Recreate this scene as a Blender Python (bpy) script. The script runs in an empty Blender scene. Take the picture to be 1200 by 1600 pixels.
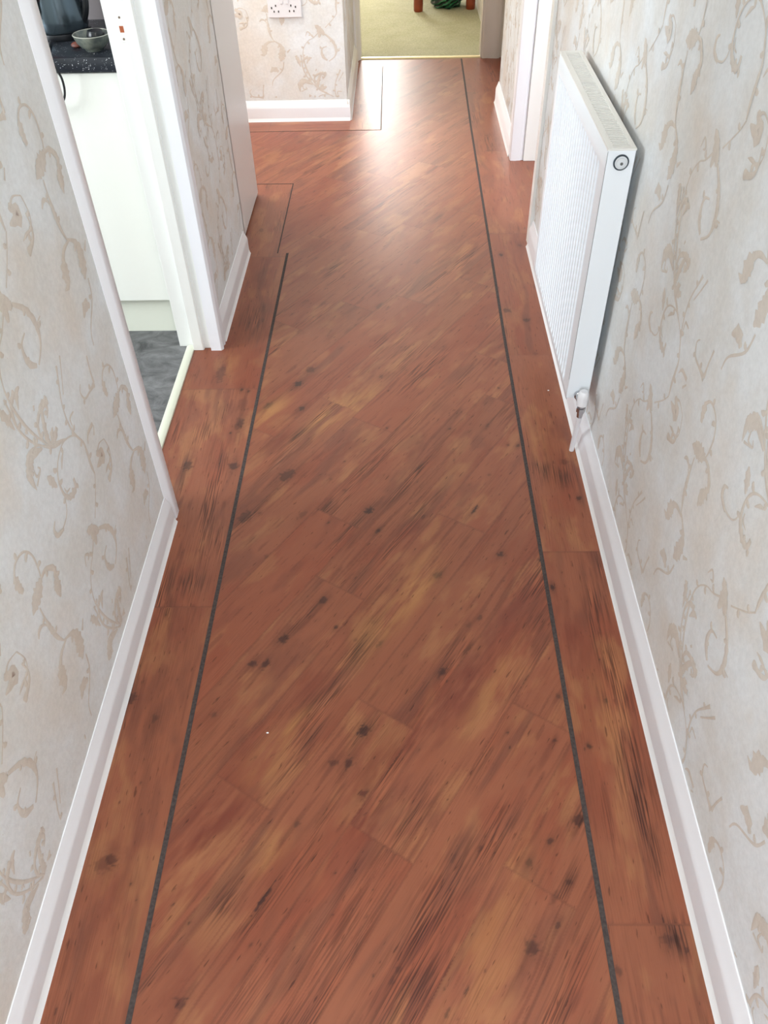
import bpy, bmesh, math, random
import numpy as np
from mathutils import Matrix, Vector

S = bpy.context.scene
COL = S.collection
random.seed(7)

# ------------------------------------------------------------------ camera
CAM_AX = [[0.9997266, -0.0057464, -0.0226662], [0.0120965, -0.7024607, 0.7116198], [-0.0200114, -0.7116994, -0.7021991]]     # world X, Y, Z axes written in camera image axes (right, down, forward)
cam_d = bpy.data.cameras.new('camera')
cam = bpy.data.objects.new('camera', cam_d)
COL.objects.link(cam)
S.camera = cam
cam_d.sensor_fit = 'HORIZONTAL'
cam_d.sensor_width = 36.0
cam_d.lens = 36.0 * 1252.8 / 1200.0
cam_d.clip_start = 0.02
ax = np.array(CAM_AX)
Rw = Matrix(((ax[0][0], -ax[0][1], -ax[0][2]), (ax[1][0], -ax[1][1], -ax[1][2]), (ax[2][0], -ax[2][1], -ax[2][2])))
cam.matrix_world = Matrix.Translation((0, 0, 1.5)) @ Rw.to_4x4()

# ------------------------------------------------------------------ view, world, daylight
S.view_settings.view_transform = 'Standard'
S.view_settings.look = 'None'
S.view_settings.gamma = 1.0
S.view_settings.use_curve_mapping = False
S.view_settings.exposure = 0.1
S.cycles.max_bounces = 8
S.cycles.diffuse_bounces = 5
S.cycles.glossy_bounces = 4
w = bpy.data.worlds.new('world'); S.world = w; w.use_nodes = True
w.node_tree.nodes['Background'].inputs[0].default_value = (0.75, 0.85, 1.0, 1)
w.node_tree.nodes['Background'].inputs[1].default_value = 1.0

def area(name, loc, direction, sx, sy, power, color):
    l = bpy.data.lights.new(name, 'AREA'); l.shape = 'RECTANGLE'; l.size = sx; l.size_y = sy
    l.energy = power; l.color = color
    o = bpy.data.objects.new(name, l); COL.objects.link(o); o.location = loc
    o.rotation_euler = Vector(direction).to_track_quat('-Z', 'Y').to_euler()
    return o
COOL2 = (0.78, 0.90, 1.0); COOL = (0.88, 0.93, 1.0); WARM = (1.0, 0.93, 0.82); NEUT = (1.0, 0.98, 0.95)
area('front_door_daylight', (-0.22, -1.42, 1.45), (0.30, 1, -0.05), 0.7, 1.3, 36, COOL2)
area('kitchen_window_daylight', (-2.85, 1.1, 1.45), (1, 0.12, -0.12), 1.3, 1.0, 70, (0.88, 0.95, 1.0))
area('left_hall_daylight', (-1.9, 4.0, 1.5), (1, 0, -0.15), 0.8, 1.1, 14, COOL)
area('bedroom_window_daylight', (1.5, 2.05, 1.4), (-0.25, 1, -0.2), 1.2, 1.1, 70, COOL)
area('end_room_window_daylight', (-0.55, 9.2, 1.5), (0.03, -1, -0.1), 0.95, 1.3, 95, NEUT)
area('hall_ceiling_added_fill', (0.0, -0.35, 2.34), (0, 0.15, -1), 0.8, 0.8, 13, WARM)  # added unseen fill from above, evens out the hall, approximates ceiling bounce
area('far_hall_ceiling_added_fill', (-1.05, 4.05, 2.33), (0.15, 0, -1), 0.5, 0.5, 26, NEUT)  # added unseen fill, brightens the far hall, socket wall and floor

# ------------------------------------------------------------------ helpers
def tag(o, label=None, cat=None, group=None, kind=None):
    if label: o['label'] = label
    if cat: o['category'] = cat
    if group: o['group'] = group
    if kind: o['kind'] = kind
    return o

WORLD_AT = {}      # world origin of every built mesh, so that sub-parts land where they belong
class MB:
    def __init__(s): s.v = []; s.f = []; s.m = []
    def add(s, vs, fs, mi=0):
        n = len(s.v); s.v += [tuple(p) for p in vs]
        s.f += [tuple(i + n for i in f) for f in fs]; s.m += [mi] * len(fs)
    def box(s, x0, x1, y0, y1, z0, z1, mi=0):
        s.add([(x0,y0,z0),(x1,y0,z0),(x1,y1,z0),(x0,y1,z0),(x0,y0,z1),(x1,y0,z1),(x1,y1,z1),(x0,y1,z1)],
              [(0,3,2,1),(4,5,6,7),(0,1,5,4),(1,2,6,5),(2,3,7,6),(3,0,4,7)], mi)
    def prism(s, prof, a, b, mi=0, caps=True):
        """prof: list of 3D points (closed loop) swept from offset a to offset b (vectors)"""
        n = len(prof); a = Vector(a); b = Vector(b)
        vs = [Vector(p) + a for p in prof] + [Vector(p) + b for p in prof]
        fs = [(i, (i+1) % n, n + (i+1) % n, n + i) for i in range(n)]
        if caps: fs += [tuple(range(n-1, -1, -1)), tuple(range(n, 2*n))]
        s.add(vs, fs, mi)
    def lathe(s, prof, c, axis='Z', seg=32, mi=0, sx=1, sy=1):
        vs = []; m = len(prof)
        for k in range(seg):
            t = 2*math.pi*k/seg
            for r, h in prof:
                a, b = r*math.cos(t)*sx, r*math.sin(t)*sy
                p = (a, b, h) if axis == 'Z' else ((h, a, b) if axis == 'X' else (a, h, b))
                vs.append((p[0]+c[0], p[1]+c[1], p[2]+c[2]))
        fs = []
        for k in range(seg):
            k2 = (k+1) % seg
            for j in range(m-1): fs.append((k*m+j, k2*m+j, k2*m+j+1, k*m+j+1))
        s.add(vs, fs, mi)
    def tube(s, pts, r, seg=10, mi=0, caps=True):
        P = [Vector(p) for p in pts]; rs = r if isinstance(r, (list, tuple)) else [r]*len(P)
        up = Vector((0, 0, 1)); vs = []
        prev = None
        for i, p in enumerate(P):
            d = (P[min(i+1, len(P)-1)] - P[max(i-1, 0)]).normalized()
            if prev is None:
                n = d.cross(up); n = n if n.length > 1e-3 else d.cross(Vector((1, 0, 0)))
            else: n = prev - d*prev.dot(d)
            n.normalize(); prev = n; b = d.cross(n)
            for k in range(seg):
                t = 2*math.pi*k/seg; vs.append(p + n*math.cos(t)*rs[i] + b*math.sin(t)*rs[i])
        fs = [(i*seg+k, i*seg+(k+1) % seg, (i+1)*seg+(k+1) % seg, (i+1)*seg+k) for i in range(len(P)-1) for k in range(seg)]
        if caps: fs += [tuple(range(seg-1, -1, -1)), tuple(range((len(P)-1)*seg, len(P)*seg))]
        s.add(vs, fs, mi)
    def build(s, name, mats, parent=None, smooth=False, bevel=0, org=None):
        me = bpy.data.meshes.new(name)
        org = Vector(org) if org else Vector((0, 0, 0))
        me.from_pydata([tuple(Vector(v) - org) for v in s.v], [], s.f)
        for m in (mats if isinstance(mats, (list, tuple)) else [mats]): me.materials.append(m)
        me.polygons.foreach_set('material_index', s.m)
        bm = bmesh.new(); bm.from_mesh(me); bmesh.ops.recalc_face_normals(bm, faces=bm.faces); bm.to_mesh(me); bm.free()
        if smooth:
            me.polygons.foreach_set('use_smooth', [True]*len(me.polygons))
            me.set_sharp_from_angle(angle=math.radians(40))
        o = bpy.data.objects.new(name, me); COL.objects.link(o)
        if parent is not None:
            o.parent = parent; o.location = org - WORLD_AT.get(parent.name, parent.location)
        else: o.location = org
        WORLD_AT[o.name] = org.copy()
        if bevel:
            b = o.modifiers.new('bevel', 'BEVEL'); b.width = bevel; b.segments = 2; b.limit_method = 'ANGLE'
            b.angle_limit = math.radians(50)
        return o

def empty(name, loc, label, cat, group=None):
    o = bpy.data.objects.new(name, None); COL.objects.link(o); o.location = loc; o.empty_display_size = 0.05
    return tag(o, label, cat, group)

def struct(o, label=None): return tag(o, label, None, None, 'structure')

# ------------------------------------------------------------------ materials
def mat(name, color, rough=0.5, metal=0.0, spec=0.5, coat=0.0, bump=None, var=None):
    """bump=(scale, strength, distance); var=(scale, colour2, contrast)"""
    m = bpy.data.materials.new(name); m.use_nodes = True; nt = m.node_tree; N = nt.nodes; L = nt.links
    b = N['Principled BSDF']
    b.inputs['Base Color'].default_value = (*color, 1); b.inputs['Roughness'].default_value = rough
    b.inputs['Metallic'].default_value = metal; b.inputs['Specular IOR Level'].default_value = spec
    b.inputs['Coat Weight'].default_value = coat
    tc = N.new('ShaderNodeTexCoord')
    if var:
        n = N.new('ShaderNodeTexNoise'); n.inputs['Scale'].default_value = var[0]; n.inputs['Detail'].default_value = 4
        L.new(tc.outputs['Object'], n.inputs['Vector'])
        r = N.new('ShaderNodeValToRGB'); c = var[2]
        r.color_ramp.elements[0].position = 0.5 - c; r.color_ramp.elements[1].position = 0.5 + c
        r.color_ramp.elements[0].color = (*color, 1); r.color_ramp.elements[1].color = (*var[1], 1)
        L.new(n.outputs['Fac'], r.inputs[0]); L.new(r.outputs[0], b.inputs['Base Color'])
    if bump:
        n = N.new('ShaderNodeTexNoise'); n.inputs['Scale'].default_value = bump[0]; n.inputs['Detail'].default_value = 3
        L.new(tc.outputs['Object'], n.inputs['Vector'])
        bb = N.new('ShaderNodeBump'); bb.inputs['Strength'].default_value = bump[1]; bb.inputs['Distance'].default_value = bump[2]
        L.new(n.outputs['Fac'], bb.inputs['Height']); L.new(bb.outputs[0], b.inputs['Normal'])
    return m

def srgb(r, g, b):
    f = lambda c: (c/255/12.92) if c/255 <= 0.04045 else ((c/255 + 0.055)/1.055)**2.4
    return (f(r), f(g), f(b))

GLOSS = mat('white_gloss_paint', srgb(234, 235, 240), 0.3, bump=(9, 0.25, 0.004))
GLOSS2 = mat('cream_white_gloss_paint', srgb(238, 239, 236), 0.32, bump=(14, 0.3, 0.003))
CAULK = mat('white_sealant', srgb(238, 240, 242), 0.4)
RAD = mat('radiator_enamel', srgb(232, 238, 244), 0.28)
RADC = mat('radiator_enamel_warm_lit', srgb(226, 226, 222), 0.35)  # same radiator enamel, warm reflected light put into the colour
DARK = mat('dark_void', (0.01, 0.01, 0.012), 0.7)
CHROME = mat('chrome', (0.5, 0.5, 0.52), 0.22, 1.0)
BRASS = mat('brass', srgb(222, 212, 182), 0.28, 1.0)
PLAST = mat('white_plastic', srgb(226, 226, 230), 0.3)
CEIL = mat('ceiling_paint', srgb(238, 236, 230), 0.9)
PLAIN = mat('cream_wall_paint', srgb(222, 214, 200), 0.8)
KWALL = mat('kitchen_wall_paint', srgb(150, 141, 142), 0.7)
KWHITE = mat('kitchen_white_wall', srgb(235, 235, 228), 0.8)
CREAMTRIM = mat('ivory_threshold', srgb(226, 228, 210), 0.35)
CABW = mat('cabinet_white', srgb(246, 247, 240), 0.25)
CABC = mat('plinth_cream', srgb(238, 240, 226), 0.4)

def wallpaper(name, base, blotch, warm, amt=0.5):
    m = bpy.data.materials.new(name); m.use_nodes = True; nt = m.node_tree; N = nt.nodes; L = nt.links
    b = N['Principled BSDF']; b.inputs['Roughness'].default_value = 0.52; b.inputs['Specular IOR Level'].default_value = 0.4
    tc = N.new('ShaderNodeTexCoord')
    def noise(sc, det, rough=0.5):
        n = N.new('ShaderNodeTexNoise'); n.inputs['Scale'].default_value = sc; n.inputs['Detail'].default_value = det
        n.inputs['Roughness'].default_value = rough; L.new(tc.outputs['Object'], n.inputs['Vector']); return n
    def ramp(n, p0, p1, c0, c1):
        r = N.new('ShaderNodeValToRGB'); r.color_ramp.elements[0].position = p0; r.color_ramp.elements[1].position = p1
        r.color_ramp.elements[0].color = (*c0, 1); r.color_ramp.elements[1].color = (*c1, 1)
        L.new(n.outputs['Fac'], r.inputs[0]); return r
    r1 = ramp(noise(5.5, 4, 0.55), 0.40, 0.60, base, blotch)
    r2 = ramp(noise(3.2, 3, 0.6), 0.48, 0.68, (0, 0, 0), (1, 1, 1))
    mx = N.new('ShaderNodeMix'); mx.data_type = 'RGBA'
    ml = N.new('ShaderNodeMath'); ml.operation = 'MULTIPLY'; ml.inputs[1].default_value = amt
    L.new(r2.outputs[0], ml.inputs[0]); L.new(ml.outputs[0], mx.inputs['Factor'])
    L.new(r1.outputs[0], mx.inputs['A']); mx.inputs['B'].default_value = (*warm, 1)
    # fine scratchy texture of the paper
    n3 = noise(90, 4, 0.7); r3 = ramp(n3, 0.3, 0.7, (0.93, 0.93, 0.93), (1.05, 1.05, 1.05))
    m2 = N.new('ShaderNodeMix'); m2.data_type = 'RGBA'; m2.blend_type = 'MULTIPLY'; m2.inputs['Factor'].default_value = 1
    L.new(mx.outputs['Result'], m2.inputs['A']); L.new(r3.outputs[0], m2.inputs['B'])
    L.new(m2.outputs['Result'], b.inputs['Base Color'])
    n4 = noise(60, 5, 0.65); bb = N.new('ShaderNodeBump'); bb.inputs['Strength'].default_value = 0.35; bb.inputs['Distance'].default_value = 0.0015
    L.new(n4.outputs['Fac'], bb.inputs['Height']); L.new(bb.outputs[0], b.inputs['Normal'])
    return m
PAPER = wallpaper('embossed_wallpaper', srgb(230, 235, 238), srgb(222, 223, 221), srgb(222, 211, 198), 0.55)
MOTIF_M = wallpaper('wallpaper_scroll_pattern', srgb(216, 210, 202), srgb(209, 200, 189), srgb(213, 202, 187), 0.5)

# ------------------------------------------------------------------ wood floor: grid coloured plank by plank
KNOTS = [(-0.274,1.107,0.0099,1.3,1.0),(-0.193,1.219,0.0082,1.6,1.0),(-0.337,1.038,0.0076,1.3,1.0),(-0.308,1.037,0.0086,1.5,1.0),(-0.156,1.139,0.0045,1.3,1.0),(-0.083,0.87,0.0107,1.2,1.1),(-0.111,0.798,0.0087,1.3,1.0),(-0.143,0.798,0.0078,1.2,0.8),(-0.079,0.732,0.0067,1.3,1.0),(-0.403,0.908,0.0064,1.2,0.6),(-0.051,1.093,0.0044,2.5,1.0),(0.085,1.015,0.0057,2.5,0.8),(-0.069,1.154,0.006,1.2,0.6),(0.083,1.295,0.0074,1.3,1.0),(-0.109,1.102,0.004,1.3,0.7),(-0.303,0.809,0.003,1.5,0.6),(-0.371,0.368,0.0099,1.1,0.8),(-0.206,0.67,0.0058,1.2,0.7),(-0.253,0.533,0.0031,8,1.2),(-0.127,0.58,0.002,1.3,1.0),(-0.09,0.584,0.0015,1.3,1.0),(-0.204,0.514,0.0019,1.3,1.0),(-0.127,0.506,0.0015,1.3,1.0),(-0.266,0.457,0.0022,2,0.6),(-0.498,0.558,0.002,1,1),(-0.481,0.531,0.002,1.3,1.0),(-0.414,0.523,0.002,2,1.0),(0.332,0.679,0.0087,1.5,1.0),(0.273,0.638,0.0051,1.3,1.0),(0.229,0.599,0.0059,1.3,0.9),(0.297,0.566,0.0062,1,0.8),(0.218,0.457,0.0109,1.2,0.9),(0.268,0.493,0.0048,1.2,0.8),(0.269,0.54,0.0049,3,0.5),(-0.01,0.421,0.0046,1.3,0.6),(-0.022,0.403,0.0046,1.3,0.6),(0.358,0.421,0.0046,1.5,0.7),(0.102,0.39,0.0019,5,0.9),(0.067,0.354,0.0023,4,0.8),(0.092,0.609,0.0034,3,0.5),(0.142,0.624,0.0034,2,0.6),(0.247,1.365,0.0064,1.2,1),(0.088,1.298,0.0094,1.3,0.8),(0.088,1.017,0.0057,1.8,0.9),(0.181,1.166,0.0045,2,0.7),(0.152,1.144,0.0059,1.3,0.5),(0.311,0.848,0.0035,1.3,1.0),(0.379,0.836,0.0048,1,1.1),(0.363,1.256,0.0051,1.3,1.0),(0.335,0.952,0.0059,1.2,0.7),(0.216,0.866,0.0023,1.3,1.0),(0.217,0.832,0.0017,1.3,1.0),(0.343,1.346,0.0043,1.3,1.0),(0.438,1.048,0.0018,1.3,1.0),(0.433,0.942,0.0037,2,1.0),(-0.323,1.668,0.0167,1.6,0.9),(-0.419,1.505,0.013,1.8,0.8),(-0.089,1.525,0.0099,1.4,1.1),(-0.479,1.71,0.0128,1.3,1),(-0.487,1.901,0.0112,1.6,0.7),(-0.33,2.104,0.0096,1.5,1.0),(-0.41,1.992,0.0075,1.8,1.0),(-0.307,1.975,0.0075,1.2,1.0),(-0.265,1.512,0.007,2.5,0.5),(-0.065,1.45,0.0058,1.6,0.8),(-0.344,1.359,0.0052,1.3,0.6),(0.055,1.501,0.0054,2,0.8),(-0.159,1.606,0.0046,1.2,0.5),(-0.199,1.652,0.0046,1,0.5),(-0.195,1.482,0.0034,1.5,0.8),(-0.045,1.877,0.0038,1,0.8),(-0.163,1.726,0.0027,1.3,1.0),(-0.381,1.52,0.0034,1,0.6),(-0.509,1.859,0.0038,1.3,1.0),(-0.484,2.068,0.0047,1.3,1.0),(-0.506,2.076,0.0059,1.3,1.0),(0.308,1.794,0.0046,1,0.7),(0.336,1.792,0.0055,1.3,0.8),(0.255,1.884,0.0053,2.5,0.6),(0.191,1.524,0.0037,5,1.2),(-0.066,2.139,0.0062,1.2,0.7),(0.305,2.072,0.0044,1,0.8),(0.242,1.664,0.0044,1.2,0.5),(-0.063,1.452,0.0042,1.3,1.0),(0.142,1.87,0.0034,1.3,1.0),(-0.043,1.876,0.0034,1.2,0.9),(0.149,1.729,0.0018,1.3,1.0),(0.184,1.625,0.0026,1,0.4),(-0.545,0.601,0.0108,1,0.9),(-0.56,0.594,0.0144,1,0.5),(-0.59,0.95,0.0084,1.5,1.0),(-0.528,0.9,0.0069,1.2,0.7),(-0.611,1.714,0.011,2,0.9),(-0.491,1.9,0.0116,3,0.5),(-0.588,2.168,0.0146,3,0.7),(0.476,1.567,0.006,1.3,1.0),(0.362,1.259,0.0054,1.3,1.0),(0.459,1.717,0.0108,1,0.6),(0.451,0.471,0.0087,1.2,0.8),(0.465,0.471,0.0098,0.8,0.6),(0.481,0.453,0.0032,1.3,1.0),(0.443,2.264,0.0084,1,0.4),(0.378,2.537,0.0136,1,0.8),(0.439,2.471,0.0111,1,0.8),(0.394,2.954,0.0075,1.3,1.0),(0.475,3.032,0.0102,1,0.5),(-0.296,2.181,0.0125,1.5,0.8),(-0.329,2.104,0.0102,1.5,0.9),(-0.41,1.991,0.0099,2,1.0)]

def hash2(ix, iy, s):
    h = (ix.astype(np.int64)*374761393 + iy.astype(np.int64)*668265263 + s*1274126177) & 0xffffffff
    h = ((h ^ (h >> 13))*1274126177) & 0xffffffff
    return ((h ^ (h >> 16)) & 0xffff)/65535.0
def vnoise(x, y, s=0):
    ix = np.floor(x); iy = np.floor(y); fx = x - ix; fy = y - iy
    fx = fx*fx*(3-2*fx); fy = fy*fy*(3-2*fy)
    a = hash2(ix, iy, s); b = hash2(ix+1, iy, s); c = hash2(ix, iy+1, s); d = hash2(ix+1, iy+1, s)
    return (a*(1-fx)+b*fx)*(1-fy) + (c*(1-fx)+d*fx)*fy
def fbm(x, y, s=0, o=3):
    t = 0; a = 0.5; n = 0
    for i in range(o): t = t + a*vnoise(x*2**i, y*2**i, s+i*17); n += a; a *= 0.55
    return t/n

TH = math.radians(57.6); CU, SU = math.cos(TH), math.sin(TH)
V0, PW, PL = 0.163, 0.1423, 0.88
def strip_right(y): return np.interp(y, [0, 2.4, 4.33, 5.6], [0.344, 0.351, 0.366, 0.383])
def strip_left(y): return np.where(y < 2.99, -0.4505, -0.490)
ROW_END = {0: 0.916, 1: 0.512, 2: 0.748, 3: 0.450, 4: 0.98, 5: 1.172, 6: 1.55, -1: 0.60, -2: 0.30}
def build_floor():
    xs = np.concatenate([np.arange(-2.1, -0.90, 0.05), np.arange(-0.90, -0.70, 0.005), np.arange(-0.70, 0.70, 0.0033), np.arange(0.70, 3.0, 0.06), [3.0]])
    ys = list(np.arange(-1.5, 0.25, 0.04)); y = 0.25
    while y < 5.545: ys.append(y); y += 0.0028*(0.8 + y*0.42)
    ys.append(5.545); ys = np.array(ys)
    X, Y = np.meshgrid(xs, ys, indexing='ij')
    # regions
    sl = strip_left(Y); sr = strip_right(Y)
    mid = (X > sl) & (X < sr) | ((Y > 3.66) & (Y < 4.325) & (X < sr))
    mid &= ~((Y > 4.325) & (X < -0.098))
    hor = (X <= sl) & (Y > 3.66) & (Y <= 4.325) | ((Y > 4.325) & (Y < 4.48) & (X < -0.098))
    mid &= ~((X < -0.49) & (Y <= 3.66))
    u = np.where(mid, X*CU + Y*SU, Y); v = np.where(mid, -X*SU + Y*CU, X)
    hz = (Y > 4.325) & (Y < 4.47) & (X < -0.26)
    u = np.where(hz, X, u); v = np.where(hz, Y, v)
    row = np.where(mid, np.floor((v - V0)/PW), np.where(X < 0, 40, 60)).astype(int)
    row = np.where(hz, 50, row)
    row = np.where((~mid) & (X > 0.52), 62, row)
    end = np.zeros_like(u)
    for r in np.unique(row):
        if r == 40: e = 1.209 - PL*1.01
        elif r == 60: e = 1.374
        elif r == 50: e = 0.2
        elif r == 62: e = 3.3
        else: e = ROW_END.get(int(r), 0.37*(int(r)*7 % 5) + 0.1)
        end[row == r] = e
    idx = np.floor((u - end)/PL).astype(int)
    hh = lambda s: hash2(row, idx, s)
    # local plank coordinates with a random shift so that the print differs
    ul = u + hh(3)*30; vl = v + hh(5)*20
    cb = np.stack([np.full_like(u, c) for c in srgb(139, 82, 59)], -1)
    def mixto(col, f):
        nonlocal cb
        cb = cb*(1 - f[..., None]) + np.array(col)*f[..., None]
    ss = lambda a, b, t: np.clip((t-a)/(b-a), 0, 1)**2*(3-2*np.clip((t-a)/(b-a), 0, 1))
    wob = fbm(ul*3.0, vl*6.0, 91)*0.06
    n1 = fbm(ul*4.2, (vl+wob)*13, 1, 5); n2 = fbm(ul*6.5, (vl+wob)*20, 21, 5); n3 = fbm(ul*5.2, (vl+wob)*18, 41, 5); n4 = fbm(ul*9, (vl+wob)*60, 61, 4)
    mixto(srgb(124, 60, 42), ss(0.46, 0.72, n1)*0.5)
    mixto(srgb(166, 114, 76), ss(0.54, 0.74, n2)*0.45)
    mixto(srgb(108, 62, 48), ss(0.56, 0.76, n3)*0.5)
    tone = 0.93 + 0.16*hh(7)
    cb = cb*tone[..., None]
    cb = cb*(0.90 + 0.2*n4)[..., None]
    red = hh(11)
    mixto(srgb(132, 64, 44), np.where(red > 0.72, 0.30, 0.0))
    # darker smoky streaks along the grain
    sm = ss(0.66, 0.80, fbm(ul*2.2, (vl+wob)*26, 77, 3)); mixto(srgb(104, 62, 50), sm*0.5)
    # bundles of fine dark grain lines
    bun = ss(0.55, 0.75, fbm(ul*2.0, vl*12, 133, 2)); ln = ss(0.60, 0.80, vnoise(ul*5, (vl + wob*0.5)*230, 7)); mixto(srgb(96, 48, 36), bun*ln*0.42)
    ln2 = ss(0.84, 0.94, vnoise(ul*11 + 5, (vl)*150, 19)); mixto(srgb(84, 40, 32), ln2*0.35)
    # joints: very fine darker line at the plank edges
    dv = np.abs(((v - V0)/PW) - np.round((v - V0)/PW))*PW; dv = np.where(mid, dv, 1)
    du = np.abs(((u - end)/PL) - np.round((u - end)/PL))*PL
    mixto(srgb(92, 50, 38), np.maximum(ss(0.003, 0.0008, dv), ss(0.003, 0.0008, du))*0.35)
    # knots and cracks where the photograph shows them, stretched along the grain
    def spots(L):
        nonlocal cb
        for kx, ky, kr, ke, ks in L:
            R = kr*ke*5.5 + 0.01
            i0, i1 = np.searchsorted(xs, [kx-R, kx+R]); j0, j1 = np.searchsorted(ys, [ky-R, ky+R])
            if i1 <= i0 or j1 <= j0: continue
            ic = min(np.searchsorted(xs, kx), len(xs)-1); jc = min(np.searchsorted(ys, ky), len(ys)-1)
            m_ = mid[ic, jc]; th = TH if m_ else math.pi/2
            sx = X[i0:i1, j0:j1] - kx; sy = Y[i0:i1, j0:j1] - ky
            a = sx*math.cos(th) + sy*math.sin(th); b = -sx*math.sin(th) + sy*math.cos(th)
            same = (row[i0:i1, j0:j1] == row[ic, jc]) if kr < 0.006 else np.ones_like(a, bool)
            wb = 0.55 + 0.9*vnoise(sx*220 + kx*99, sy*220 + ky*77, 5)
            d = np.sqrt((a/ke)**2 + b**2)/kr*wb
            f = np.clip((1.3 - d)*1.8, 0, 1)*0.84*ks
            halo = np.exp(-((a/(ke*2.4))**2 + b**2*0.8)/(kr*kr*1.6))*0.30*min(ks, 1)
            f = np.clip(np.maximum(f, halo), 0, 0.95)*same
            sub = cb[i0:i1, j0:j1]
            cb[i0:i1, j0:j1] = sub*(1 - f[..., None]) + np.array(srgb(58, 32, 28))*f[..., None]
            ring = np.exp(-((d - 1.9)/0.35)**2)*0.22*ks*(kr > 0.005)
            sub = cb[i0:i1, j0:j1]
            cb[i0:i1, j0:j1] = sub*(1 - ring[..., None]) + np.array(srgb(116, 66, 46))*ring[..., None]
    BUN = np.clip(ss(0.60, 0.82, fbm(ul*3.2, vl*20, 233, 3))*0.9, 0, 1)
    spots(KNOTS)
    rk = random.Random(4)
    spots([(rk.uniform(-0.6, 0.5), rk.uniform(2.3, 5.4), rk.uniform(0.003, 0.009), rk.uniform(1, 2.5), rk.uniform(0.4, 0.7)) for _ in range(28)])
    spots([(rk.uniform(-0.6, 0.5), rk.uniform(0.3, 3.0), rk.uniform(0.0008, 0.0016), rk.uniform(1, 3), 0.8) for _ in range(110)])
    def soft(L):
        nonlocal cb
        for kx, ky, la, lb, rgb_, f0 in L:
            dx = X - kx; dy = Y - ky
            sel = (np.abs(dx) < la*2.5) & (np.abs(dy) < la*2.5)
            ic = min(np.searchsorted(xs, kx), len(xs)-1); jc = min(np.searchsorted(ys, ky), len(ys)-1)
            th = TH if mid[ic, jc] else math.pi/2
            a = dx*math.cos(th) + dy*math.sin(th); b = -dx*math.sin(th) + dy*math.cos(th)
            f = np.exp(-(a/la)**2 - (b/lb)**2)*f0*(row == row[ic, jc])*sel*1.15*ss(0.25, 0.72, fbm(ul*11, (vl+wob)*55, 15, 4))
            if rgb_ in (Dk, Lt):
                np.maximum(BUN, np.clip(np.exp(-(a/la)**2 - (b/lb)**2)*f0*1.6*(row == row[ic, jc])*sel, 0, 1), out=BUN); f = f*0.75
            f = np.clip(f, 0, 0.9)
            cb = cb*(1 - f[..., None]) + np.array(srgb(*rgb_))*f[..., None]
    Yw = (172, 120, 74); Rd = (108, 48, 36); Dk = (82, 50, 42); Lt = (166, 108, 80)
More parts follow.
